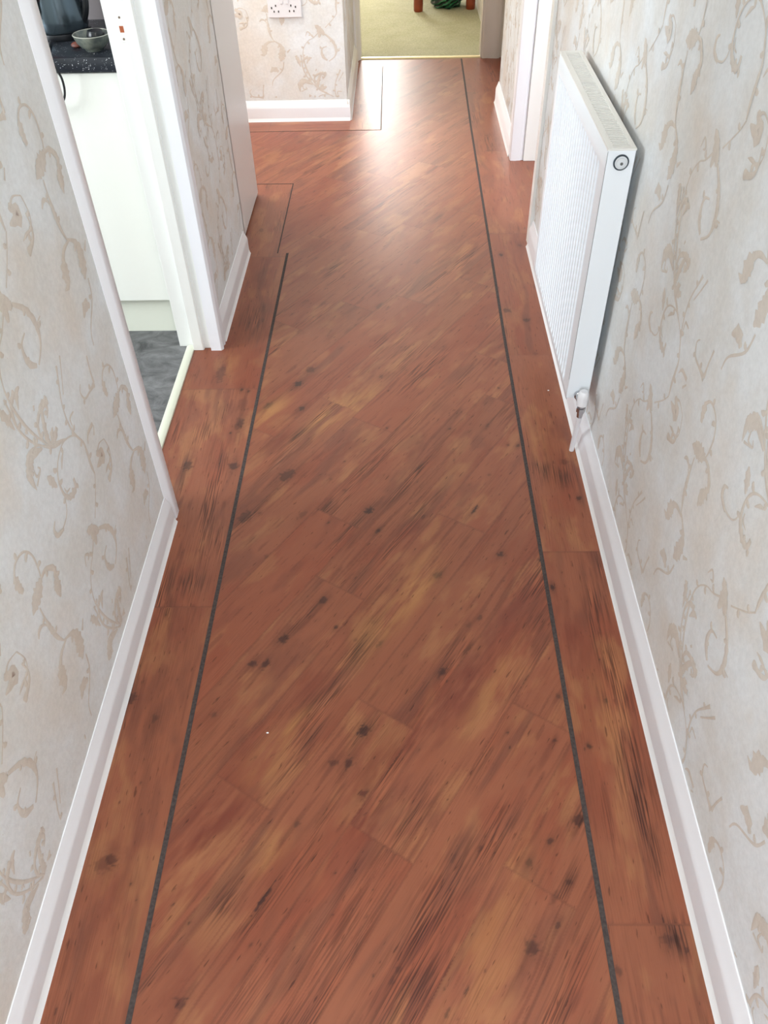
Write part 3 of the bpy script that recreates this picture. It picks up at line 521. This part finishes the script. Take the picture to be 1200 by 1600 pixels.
# ------------------------------------------------------------------ skirting boards
def skirt(name, O, S_, Nrm, s0, s1, h, t, label, m=None, caulk=True):
    """moulded skirting along S_ on face through O facing Nrm"""
    O = Vector(O); S_ = Vector(S_); Nn = Vector(Nrm)
    prof = [(0, 0), (t, 0), (t, h*0.64), (t*0.94, h*0.70), (t*0.72, h*0.78), (t*0.46, h*0.87), (t*0.30, h*0.95), (t*0.16, h), (0, h)]
    mb = MB(); P = [O + Nn*a + Vector((0, 0, b)) for a, b in prof]
    mb.prism(P, S_*s0, S_*s1)
    if caulk:
        c = 0.0055
        q = [(t - 0.001, 0), (t + c, 0), (t + c*0.45, 0.006), (t, 0.016), (t - 0.001, 0.016)]
        mb.prism([O + Nn*a + Vector((0, 0, b)) for a, b in q], S_*s0, S_*s1, 1)
    return struct(mb.build(name, [m or GLOSS, CAULK], smooth=True), label)
skirt('baseboard_left', (LX, 0, 0), (0, 1, 0), (1, 0, 0), -1.5, 1.489, 0.088, 0.0125, 'white skirting board along the near left wall')
skirt('baseboard_left', (LX-0.004, 0, 0), (0, 1, 0), (1, 0, 0), 2.355, 2.995, 0.092, 0.0145, 'short white skirting board between kitchen doorway and side hall')
skirt('baseboard_right', (RX, 0, 0), (0, 1, 0), (-1, 0, 0), -1.5, 3.02, 0.105, 0.0150, 'white skirting board along the right wall')
skirt('baseboard_right', (0.536, 0, 0), (0, 1, 0), (-1, 0, 0), 3.945, 4.715, 0.105, 0.0155, 'white skirting board beyond the right doorway')
skirt('baseboard_back', (0, 4.486, 0), (1, 0, 0), (0, -1, 0), -2.0, -0.262, 0.098, 0.016, 'white skirting board under the socket wall')
skirt('baseboard_left', (-0.275, 0, 0), (0, 1, 0), (1, 0, 0), 4.475, 5.47, 0.098, 0.016, 'thin white skirting board leading to the far doorway', m=GLOSS2)
skirt('baseboard_right', (0.580, 0, 0), (0, 1, 0), (-1, 0, 0), 5.64, 9.3, 0.10, 0.018, 'cream skirting board in the carpeted room', m=GLOSS2, caulk=False)

# ------------------------------------------------------------------ kitchen doorway
def upright(mb, prof, z0, z1, mi=0): mb.prism([(a, b, 0) for a, b in prof], (0, 0, z0), (0, 0, z1), mi)
# near architrave: profile in XY, flat face with rounded outer edge
mb = MB()
upright(mb, [(LX-0.001, 1.486), (LX+0.001, 1.486), (LX+0.0120, 1.500), (LX+0.0135, 1.504), (LX+0.0135, 1.530), (LX+0.011, 1.5335), (LX-0.001, 1.5335)], 0, 2.1)
struct(mb.build('trim_5', GLOSS, smooth=True), 'white architrave on the near side of the kitchen doorway')
mb = MB(); mb.box(LX-0.105, LX-0.001, 1.520, 1.562, 0, 2.06)
struct(mb.build('trim_6', GLOSS2, bevel=0.002), 'white door lining on the near side of the kitchen doorway')
# far lining with rebate, stop and latch keep
mb = MB()
upright(mb, [(-0.752, 2.355), (-0.752, 2.328), (-0.700, 2.328), (-0.700, 2.302), (-0.668, 2.302), (-0.664, 2.306), (-0.664, 2.316), (-0.622, 2.316), (-0.622, 2.355)], 0, 2.06)
struct(mb.build('trim_7', GLOSS2, bevel=0.0015), 'white door lining with stop on the far side of the kitchen doorway')
mb = MB()
upright(mb, [(-0.640, 2.300), (-0.606, 2.300), (-0.600, 2.306), (-0.5985, 2.312), (-0.6015, 2.317), (-0.6015, 2.332), (-0.5985, 2.338), (-0.600, 2.350), (-0.606, 2.372), (-0.618, 2.378), (-0.640, 2.36)], 0, 2.1)
struct(mb.build('trim_8', GLOSS, smooth=True), 'white moulded architrave on the far side of the kitchen doorway')
mb = MB(); mb.box(-0.75, -0.60, 1.56, 2.36, 2.03, 2.06)
struct(mb.build('trim_9', GLOSS2), 'white door head above the kitchen doorway')
# keep plate left in the lining: mortice with bare timber and two screw recesses
kp = empty('latch_keep', (-0.712, 2.327, 0.93), 'small latch recess with bare timber in the white door lining', 'latch keep')
MORT = mat('bare_timber', srgb(160, 84, 50), 0.8)
mb = MB(); mb.box(-0.7195, -0.7045, 2.3255, 2.3285, 0.920, 0.990)
mb.build('plate', mat('painted_plate', srgb(236, 234, 228), 0.5), kp, bevel=0.001)
mb = MB(); mb.box(-0.7175, -0.7065, 2.3250, 2.3262, 0.943, 0.958); mb.build('mortice', MORT, kp)
for zc in (0.977, 0.928):
    mb = MB(); mb.lathe([(0, 0), (0.0028, 0), (0.0028, 0.001), (0, 0.001)], (-0.712, 2.3247, zc), 'Y', 12); mb.build('screw_hole', mat('screw_hole_paint', srgb(110, 92, 78), 0.6), kp)
# threshold bar
mb = MB(); mb.prism([(-0.727, 0, -0.001), (-0.699, 0, -0.001), (-0.700, 0, 0.004), (-0.706, 0, 0.007), (-0.720, 0, 0.007), (-0.727, 0, 0.003)], (0, 1.562, 0), (0, 2.325, 0))
struct(mb.build('trim_10', CREAMTRIM, smooth=True), 'ivory threshold bar in the kitchen doorway')

# ------------------------------------------------------------------ white door leaf standing at the side hall corner
mb = MB(); mb.box(-0.682, -0.637, YC_+0.012, 3.553, 0.006, 2.03)
dr = mb.build('door_1', mat('door_gloss_white', srgb(228, 230, 232), 0.3), bevel=0.004)
struct(dr, 'plain white door edge-on beyond the left wall piece')
mb = MB(); upright(mb, [(-0.72, 3.022), (-0.617, 3.022), (-0.617, 3.030), (-0.634, 3.036), (-0.634, 3.046), (-0.72, 3.046)], 0, 2.4)
struct(mb.build('trim_11', GLOSS2), 'narrow frame edge behind the left wall piece')
plain_box('wall_left', PLAIN, -0.72, -0.684, 3.046, 3.549, 0, HC, label='wall backing the white door')

# ------------------------------------------------------------------ right doorway
mb = MB()
upright(mb, [(0.521, 3.960), (0.5205, 3.905), (0.524, 3.892), (0.545, 3.890), (0.560, 3.893), (0.568, 3.893), (0.572, 3.897), (0.582, 3.897), (0.586, 3.91), (0.586, 3.96)], 0, 2.1)
struct(mb.build('trim_12', GLOSS, smooth=True), 'white architrave on the far side of the right doorway')
mb = MB(); mb.box(0.583, 0.66, 3.886, 3.93, 0, 2.06)
struct(mb.build('trim_13', GLOSS2, bevel=0.002), 'bright white door lining on the far side of the right doorway')
mb = MB(); upright(mb, [(0.519, 3.035), (0.5065, 3.036), (0.5055, 3.075), (0.510, 3.092), (0.62, 3.092), (0.62, 3.07), (0.519, 3.07)], 0, 2.1)
struct(mb.build('trim_14', GLOSS2, smooth=True), 'cream architrave on the near side of the right doorway')

# ------------------------------------------------------------------ far doorway
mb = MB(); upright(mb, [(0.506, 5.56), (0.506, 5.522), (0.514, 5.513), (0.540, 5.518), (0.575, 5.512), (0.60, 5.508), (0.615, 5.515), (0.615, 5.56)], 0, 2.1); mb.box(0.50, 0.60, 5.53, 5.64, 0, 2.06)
struct(mb.build('trim_15', mat('trim_paint_with_shade', srgb(206, 196, 186), 0.4), smooth=True), 'white architrave right of the far doorway, shade put into its colour')  # white trim; the shade on this face is put into its paint colour
mb = MB(); upright(mb, [(-0.276, 5.48), (-0.262, 5.482), (-0.256, 5.50), (-0.252, 5.52), (-0.240, 5.53), (-0.238, 5.64), (-0.276, 5.64)], 0, 2.1)
struct(mb.build('trim_16', GLOSS2, smooth=True), 'white door frame left of the far doorway')
mb = MB(); mb.prism([(0, 5.528, 0), (0, 5.572, 0), (0, 5.568, 0.006), (0, 5.556, 0.009), (0, 5.544, 0.009), (0, 5.532, 0.004)], (-0.24, 0, 0), (0.508, 0, 0))
struct(mb.build('trim_17', BRASS, smooth=True), 'brass carpet strip across the far doorway')

# ------------------------------------------------------------------ radiator
RY0, RY1, RXF, RXB, RZ0, RZ1 = 1.748, 2.455, 0.4395, 0.4990, 0.194, 0.8445
rad = empty('radiator', (0.469, (RY0+RY1)/2, 0.0), 'white ribbed panel radiator with slotted top grille on the right wall', 'radiator')
# front panel with vertical flutes
mb = MB(); N_ = 22; ya, yb = RY0 + 0.055, RY1 - 0.02; pit = (yb-ya)/N_; d = 0.0125
line = [(RXF, RY0)]
for i in range(N_):
    y = ya + i*pit
    line += [(RXF, y), (RXF + d*0.5, y + pit*0.12), (RXF + d, y + pit*0.24), (RXF + d, y + pit*0.46), (RXF + d*0.5, y + pit*0.58), (RXF, y + pit*0.70)]
line += [(RXF, yb), (RXF, RY1)]
zf = [(RZ0, 0, 0.004), (RZ0 + 0.006, 0, 0.0), (RZ0 + 0.022, 0, 0), (RZ0 + 0.040, 1, 0), (RZ1 - 0.058, 1, 0), (RZ1 - 0.046, 0, 0), (RZ1 - 0.004, 0, 0), (RZ1, 0, 0.003)]
vs = []
for z, f, off in zf:
    for x, y in line: vs.append((RXF + (x-RXF)*f + off, y, z))
n = len(line); fs = [(j*n+i, j*n+i+1, (j+1)*n+i+1, (j+1)*n+i) for j in range(len(zf)-1) for i in range(n-1)]
mb.add(vs, fs)
mb.build('front_panel', RAD, rad, smooth=True)
mb = MB(); mb.box(RXF + 0.004, RXB, RY0 + 0.002, RY0 + 0.0045, RZ0 + 0.006, RZ1 - 0.0012); mb.box(RXF+0.001, RXB, RY0, RY0 + 0.0025, RZ0 + 0.006, RZ1 - 0.0012)
mb.build('side_panel', RAD, rad, bevel=0.002)
mb = MB(); mb.box(RXF + 0.001, RXB, RY1 - 0.003, RY1, RZ0 + 0.006, RZ1 - 0.0012); mb.build('side_panel', RAD, rad, bevel=0.001)
# top grille: outer lips plus crossbars over a dark gap
mb = MB()
mb.box(RXF - 0.0005, RXF + 0.013, RY0, RY1, RZ1 - 0.001, RZ1 + 0.003); mb.box(RXB - 0.010, RXB + 0.001, RY0, RY1, RZ1 - 0.001, RZ1 + 0.003)
mb.box(RXF + 0.013, RXB - 0.010, RY0, RY0 + 0.012, RZ1 - 0.001, RZ1 + 0.003); mb.box(RXF + 0.013, RXB - 0.010, RY1 - 0.012, RY1, RZ1 - 0.001, RZ1 + 0.003)
nb = 64; y = RY0 + 0.012; pg = (RY1 - RY0 - 0.024)/nb
for i in range(nb): mb.box(RXF + 0.013, RXB - 0.010, y + pg*0.34 + i*pg, y + pg*0.998 + i*pg, RZ1 + 0.0002, RZ1 + 0.0024)
mb.build('top_grille', RADC, rad)
mb = MB(); mb.box(RXF + 0.013, RXB - 0.012, RY0 + 0.008, RY1 - 0.008, RZ0 + 0.03, RZ1 - 0.012); mb.build('convector', mat('convector_steel', srgb(120, 118, 112), 0.6), rad)
mb = MB(); mb.box(RXB, RXB + 0.004, RY0 + 0.03, RY1 - 0.03, RZ0 + 0.03, RZ1 - 0.02); mb.box(RXB+0.002, RX, RY0 + 0.15, RY0 + 0.18, RZ0+0.05, RZ1 - 0.09); mb.box(RXB+0.002, RX, RY1 - 0.18, RY1 - 0.15, RZ0+0.05, RZ1 - 0.09)
mb.build('wall_bracket', RAD, rad)
# air vent plug
plug = MB(); pc = (0.4710, RY0, 0.8195)
plug.lathe([(0.0, -0.0005), (0.0138, -0.0005), (0.0138, -0.0030), (0.0112, -0.0034), (0.0108, -0.0020), (0.0095, -0.0020), (0.0090, -0.0036), (0, -0.0040)], pc, 'Y', 32)
plug_o = plug.build('vent_plug', mat('plug_white', srgb(214, 218, 222), 0.3), rad, smooth=True)
mb = MB(); mb.lathe([(0.0136, 0.0), (0.0166, 0.0), (0.0166, -0.0030), (0.0152, -0.0044), (0.0136, -0.0036)], pc, 'Y', 32); mb.build('plug_seal', mat('seal_black', (0.03, 0.045, 0.06), 0.35), plug_o, smooth=True)
mb = MB(); mb.lathe([(0.0, -0.0046), (0.0032, -0.0046), (0.0032, -0.0038), (0.0, -0.0038)], (pc[0]+0.001, pc[1], pc[2]-0.002), 'Y', 14); mb.build('bleed_screw', mat('bleed_grey', srgb(96, 98, 98), 0.45, 0.4), plug_o)
# lockshield valve and tail pipe
vz = 0.214
mb = MB(); mb.lathe([(0, -0.0), (0.010, -0.0), (0.0115, -0.004), (0.0115, -0.012), (0.009, -0.014), (0.009, -0.03), (0, -0.03)], (0.470, RY0, vz), 'Y', 20)
valve = mb.build('valve', CHROME, rad, smooth=True)
mb = MB(); mb.lathe([(0.0, 0.028), (0.0095, 0.028), (0.0135, 0.022), (0.0148, 0.006), (0.0148, -0.014), (0.013, -0.016), (0.0, -0.016)], (0.4770, RY0 - 0.031, vz + 0.002), 'Z', 24)
mb.build('valve_cap', PLAST, valve, smooth=True)
mb = MB(); mb.lathe([(0.0, 0.0), (0.0075, 0.0), (0.0090, -0.012), (0.0120, -0.013), (0.0120, -0.026), (0.0090, -0.027), (0.0078, -0.044), (0, -0.044)], (0.4770, RY0 - 0.031, vz - 0.010), 'Z', 6)
mb.build('valve_nut', CHROME, valve)
mb = MB(); mb.tube([(0.4770, RY0-0.031, vz - 0.050), (0.4785, RY0-0.020, 0.12), (0.486, RY0 + 0.018, 0.02), (0.4865, RY0 + 0.020, 0.0)], 0.0068, 14)
mb.build('pipe', PLAST, rad, smooth=True)

# ------------------------------------------------------------------ socket
sk = empty('wall_socket', (-0.555, 4.486, 0.477), 'white double socket plate on the wallpapered wall facing the camera', 'socket')
mb = MB(); mb.box(-0.638, -0.474, 4.4745, 4.486, 0.478, 0.568); fp = mb.build('faceplate', PLAST, sk, bevel=0.003)
for px_, pz_ in [(-0.6190, 0.5205), (-0.5985, 0.5295), (-0.6080, 0.505), (-0.5865, 0.505), (-0.5245, 0.5295), (-0.5025, 0.5235), (-0.5330, 0.506), (-0.5120, 0.506)]:
    mb = MB(); mb.box(px_ - 0.0030, px_ + 0.0030, 4.4736, 4.4750, pz_ - 0.0042, pz_ + 0.0042); mb.build('pin_hole', mat('hole_grey', srgb(60, 57, 57), 0.6), fp)
for xx in (-0.570, -0.543):
    mb = MB(); mb.box(xx - 0.007, xx + 0.007, 4.4715, 4.4748, 0.537, 0.557); mb.build('rocker_switch', PLAST, sk, bevel=0.0015)

# ------------------------------------------------------------------ kitchen cabinet, worktop and things on it
cab = empty('base_cabinet', (-1.1, 2.4, 0), 'white base cabinet with cream plinth under the speckled worktop', 'cabinet')
mb = MB(); mb.box(-1.30, -0.765, 2.408, 2.75, 0.145, 0.836); mb.build('carcass', CABW, cab)
mb = MB(); mb.box(-1.299, -0.766, 2.388, 2.407, 0.140, 0.832); mb.build('door', CABW, cab, bevel=0.002)
mb = MB(); mb.box(-1.30, -0.765, 2.428, 2.446, 0.0, 0.143); mb.build('plinth', CABC, cab)
WT = bpy.data.materials.new('speckled_granite'); WT.use_nodes = True
def granite():
    nt = WT.node_tree; N = nt.nodes; L = nt.links; b = N['Principled BSDF']
    tc = N.new('ShaderNodeTexCoord'); v = N.new('ShaderNodeTexVoronoi'); v.inputs['Scale'].default_value = 210; L.new(tc.outputs['Object'], v.inputs['Vector'])
    r = N.new('ShaderNodeValToRGB'); r.color_ramp.elements[0].position = 0.16; r.color_ramp.elements[1].position = 0.27
    r.color_ramp.elements[0].color = (0.75, 0.77, 0.8, 1); r.color_ramp.elements[1].color = (*srgb(38, 42, 50), 1); L.new(v.outputs['Distance'], r.inputs[0])
    n = N.new('ShaderNodeTexNoise'); n.inputs['Scale'].default_value = 75; L.new(tc.outputs['Object'], n.inputs['Vector'])
    r2 = N.new('ShaderNodeValToRGB'); r2.color_ramp.elements[0].position = 0.50; r2.color_ramp.elements[1].position = 0.56; L.new(n.outputs['Fac'], r2.inputs[0])
    mx = N.new('ShaderNodeMix'); mx.data_type = 'RGBA'; L.new(r2.outputs[0], mx.inputs['Factor']); mx.inputs['A'].default_value = (*srgb(38, 42, 50), 1)
    L.new(r.outputs[0], mx.inputs['B']); L.new(mx.outputs['Result'], b.inputs['Base Color']); b.inputs['Roughness'].default_value = 0.3
granite()
mb = MB(); prof = [(0, 2.372, 0.842), (0, 2.370, 0.846), (0, 2.370, 0.866), (0, 2.374, 0.873), (0, 2.382, 0.8755), (0, 2.758, 0.8755), (0, 2.758, 0.838), (0, 2.374, 0.838)]
mb.prism(prof, (-2.4, 0, 0), (-0.765, 0, 0))
tag(mb.build('worktop', WT, smooth=True), 'black white-speckled kitchen worktop seen through the left doorway', 'worktop')
cb2 = empty('base_cabinet', (-1.85, 2.4, 0), 'white base cabinet further left under the worktop, mostly hidden by the door frame', 'cabinet')
mb = MB(); mb.box(-2.38, -1.302, 2.408, 2.75, 0.145, 0.836); mb.build('carcass', CABW, cb2)
mb = MB(); mb.box(-2.38, -1.303, 2.388, 2.407, 0.140, 0.832); mb.build('door', CABW, cb2, bevel=0.002)
mb = MB(); mb.box(-2.38, -1.302, 2.428, 2.446, 0.0, 0.143); mb.build('plinth', CABC, cb2)

# kettle
KX, KY, KZ = -0.968, 2.600, 0.8755
ket = empty('kettle', (KX, KY, KZ), 'dark gunmetal kettle with black base, spout and a red detail', 'kettle')
GUN = mat('gunmetal', srgb(92, 104, 112), 0.22, 0.75)
BLK = mat('black_plastic', (0.012, 0.013, 0.016), 0.3)
mb = MB(); mb.lathe([(0, 0), (0.080, 0), (0.082, 0.004), (0.080, 0.016), (0.0, 0.016)], (KX, KY, KZ), 'Z', 40); mb.build('power_base', BLK, ket, smooth=True)
mb = MB(); mb.lathe([(0, 0.017), (0.074, 0.017), (0.0775, 0.024), (0.079, 0.045), (0.077, 0.085), (0.072, 0.125), (0.066, 0.165), (0.060, 0.195), (0.057, 0.205), (0, 0.205)], (KX, KY, KZ), 'Z', 48); body = mb.build('body', GUN, ket, smooth=True)
mb = MB(); mb.lathe([(0.057, 0.203), (0.058, 0.212), (0.045, 0.224), (0.015, 0.228), (0.012, 0.244), (0, 0.246)], (KX, KY, KZ), 'Z', 32); mb.build('lid', BLK, ket, smooth=True)
mb = MB(); mb.tube([(KX-0.050, KY-0.035, KZ+0.135), (KX-0.075, KY-0.05, KZ+0.160), (KX-0.090, KY-0.058, KZ+0.190), (KX-0.092, KY-0.06, KZ+0.195)], [0.026, 0.021, 0.014, 0.012], 16); mb.build('spout', GUN, ket, smooth=True)
mb = MB(); mb.tube(catmull([(KX+0.060, KY-0.012, KZ+0.030), (KX+0.078, KY-0.014, KZ+0.048), (KX+0.090, KY-0.014, KZ+0.085), (KX+0.092, KY-0.012, KZ+0.140), (KX+0.085, KY-0.008, KZ+0.195), (KX+0.050, KY, KZ+0.222)], 4), 0.0105, 14); mb.build('handle', BLK, ket, smooth=True)
mb = MB(); mb.tube([(KX-0.040, KY-0.068, KZ+0.048), (KX-0.036, KY-0.0775, KZ+0.075), (KX-0.034, KY-0.077, KZ+0.108)], [0.010, 0.014, 0.013], 12); mb.build('water_window', BLK, ket, smooth=True)
mb = MB(); mb.tube([(KX-0.030, KY-0.080, KZ+0.098), (KX-0.028, KY-0.083, KZ+0.125), (KX-0.026, KY-0.080, KZ+0.155)], [0.009, 0.011, 0.009], 12); mb.build('switch', mat('red_plastic', srgb(200, 40, 44), 0.35), ket, smooth=True)
# bowl
BX, BY = -0.834, 2.442
bowl = empty('bowl', (BX, BY, KZ), 'dark grey-green glazed ceramic bowl on the worktop next to the kettle', 'bowl')
GLZ = mat('grey_green_glaze', srgb(86, 94, 92), 0.2, var=(40, srgb(128, 132, 120), 0.15), coat=0.3)
mb = MB(); mb.lathe([(0, 0.001), (0.024, 0.0), (0.026, 0.004), (0.033, 0.008), (0.043, 0.020), (0.048, 0.033), (0.0495, 0.038), (0.047, 0.039), (0.044, 0.034), (0.037, 0.019), (0.026, 0.009), (0, 0.008)], (BX, BY, KZ), 'Z', 40); mb.build('vessel', GLZ, bowl, smooth=True)
mb = MB(); mb.lathe([(0.0472, 0.0382), (0.0485, 0.0402), (0.0500, 0.0385)], (BX, BY, KZ), 'Z', 40); mb.build('rim', mat('pale_rim', srgb(176, 176, 164), 0.3), bowl, smooth=True)
dish = MB(); dish.lathe([(0, 0.0095), (0.016, 0.0105), (0.023, 0.020), (0.024, 0.036), (0.019, 0.046), (0.0, 0.050)], (BX + 0.010, BY + 0.004, KZ), 'Z', 24)
tag(dish.build('pot_lid', BLK, smooth=True), 'black rounded object sitting inside the grey bowl', 'kitchenware')
# small red-brown lump
bm_ = MB(); bm_.lathe([(0, 0), (0.008, 0.001), (0.0125, 0.005), (0.0115, 0.010), (0.006, 0.014), (0, 0.015)], (-0.889, 2.462, KZ), 'Z', 16, sx=1.15, sy=0.8)
o = bm_.build('clay_ornament', mat('red_brown_clay', srgb(140, 78, 62), 0.5, var=(90, srgb(96, 48, 40), 0.2)), smooth=True)
tag(o, 'small reddish brown lump on the worktop left of the bowl', 'ornament')
# cable
mb = MB(); pts = [(-0.975, 2.51, KZ+0.0045), (-0.965, 2.47, KZ+0.0045), (-0.950, 2.41, KZ+0.0055), (-0.935, 2.364, KZ+0.006), (-0.918, 2.350, 0.852), (-0.912, 2.352, 0.830), (-0.914, 2.354, 0.80), (-0.925, 2.356, 0.775), (-0.95, 2.358, 0.755), (-1.0, 2.358, 0.75)]
mb.tube(catmull(pts, 5), 0.0032, 8)
tag(mb.build('power_cable', BLK, smooth=True), 'black power cable drooping over the worktop edge', 'cable')

# ------------------------------------------------------------------ carpeted room: table and bag
MAH = mat('red_brown_timber', srgb(150, 66, 34), 0.35, var=(12, srgb(116, 48, 26), 0.2))
tb = empty('low_table', (0.33, 6.9, 0.003), 'low table on round red-brown wooden legs in the carpeted room', 'table')
for lx, ly in [(0.137, 6.66), (0.515, 6.70), (0.137, 7.25), (0.515, 7.25)]:
    mb = MB(); mb.lathe([(0, 0), (0.029, 0), (0.033, 0.006), (0.034, 0.05), (0.030, 0.14), (0.034, 0.30), (0.036, 0.40), (0, 0.40)], (lx, ly, 0.003), 'Z', 24); mb.build('leg', MAH, tb, smooth=True)
mb = MB(); mb.box(0.125, 0.527, 6.68, 6.70, 0.31, 0.40); mb.box(0.125, 0.527, 7.22, 7.24, 0.31, 0.40); mb.box(0.13, 0.15, 6.69, 7.23, 0.31, 0.40); mb.box(0.50, 0.52, 6.69, 7.23, 0.31, 0.40); mb.build('apron', MAH, tb)
mb = MB(); mb.box(0.085, 0.565, 6.60, 7.31, 0.40, 0.425); mb.build('tabletop', MAH, tb, bevel=0.006)
# crumpled bag: noisy rounded form with folds
bm = bmesh.new(); bmesh.ops.create_icosphere(bm, subdivisions=5, radius=1)
for v in bm.verts:
    x, y, z = v.co
    f = 1 + 0.07*math.sin(9*x + 6*z + 3*y) + 0.05*math.sin(15*z - 9*x) + 0.03*math.sin(23*y + 11*x)
    v.co = (x*0.118*f, y*0.13*f, max(z, -0.75)*0.085*f + 0.065)
me = bpy.data.meshes.new('crumpled_bag'); bm.to_mesh(me); bm.free()
me.polygons.foreach_set('use_smooth', [True]*len(me.polygons))
BAG = bpy.data.materials.new('green_striped_plastic'); BAG.use_nodes = True
def bagmat():
    nt = BAG.node_tree; N = nt.nodes; L = nt.links; b = N['Principled BSDF']; tc = N.new('ShaderNodeTexCoord')
    mp = N.new('ShaderNodeMapping'); mp.inputs['Rotation'].default_value = (0, 0.6, 0.5); L.new(tc.outputs['Object'], mp.inputs['Vector'])
    wv = N.new('ShaderNodeTexWave'); wv.inputs['Scale'].default_value = 11; wv.inputs['Distortion'].default_value = 4; wv.bands_direction = 'Z'; L.new(mp.outputs[0], wv.inputs['Vector'])
    r = N.new('ShaderNodeValToRGB'); r.color_ramp.elements[0].position = 0.35; r.color_ramp.elements[1].position = 0.7
    r.color_ramp.elements[0].color = (*srgb(10, 34, 26), 1); r.color_ramp.elements[1].color = (*srgb(44, 116, 76), 1)
    L.new(wv.outputs['Fac'], r.inputs[0]); L.new(r.outputs[0], b.inputs['Base Color']); b.inputs['Roughness'].default_value = 0.35
    bp = N.new('ShaderNodeBump'); bp.inputs['Strength'].default_value = 0.6; bp.inputs['Distance'].default_value = 0.01; L.new(wv.outputs['Fac'], bp.inputs['Height']); L.new(bp.outputs[0], b.inputs['Normal'])
bagmat(); me.materials.append(BAG)
bag = bpy.data.objects.new('crumpled_bag', me); COL.objects.link(bag); bag.location = (0.350, 6.80, 0.003)
tag(bag, 'crumpled dark green striped bag on the carpet between the table legs', 'bag')

# ------------------------------------------------------------------ tiny flecks left on the planks
for (fx, fy, r_), lb in zip([(0.4590, 2.0570, 0.0022), (-0.2840, 0.8650, 0.0022)], ['tiny white fleck on the right border planks level with the valve', 'tiny white fleck on the diagonal planks left of centre']):
    mb = MB(); mb.lathe([(0, 0.0), (r_, 0.0), (r_*0.8, 0.0012), (0, 0.0016)], (fx, fy, 0.0), 'Z', 9, sx=1.3, sy=0.8)
    tag(mb.build('paint_fleck', CAULK), lb, 'fleck')
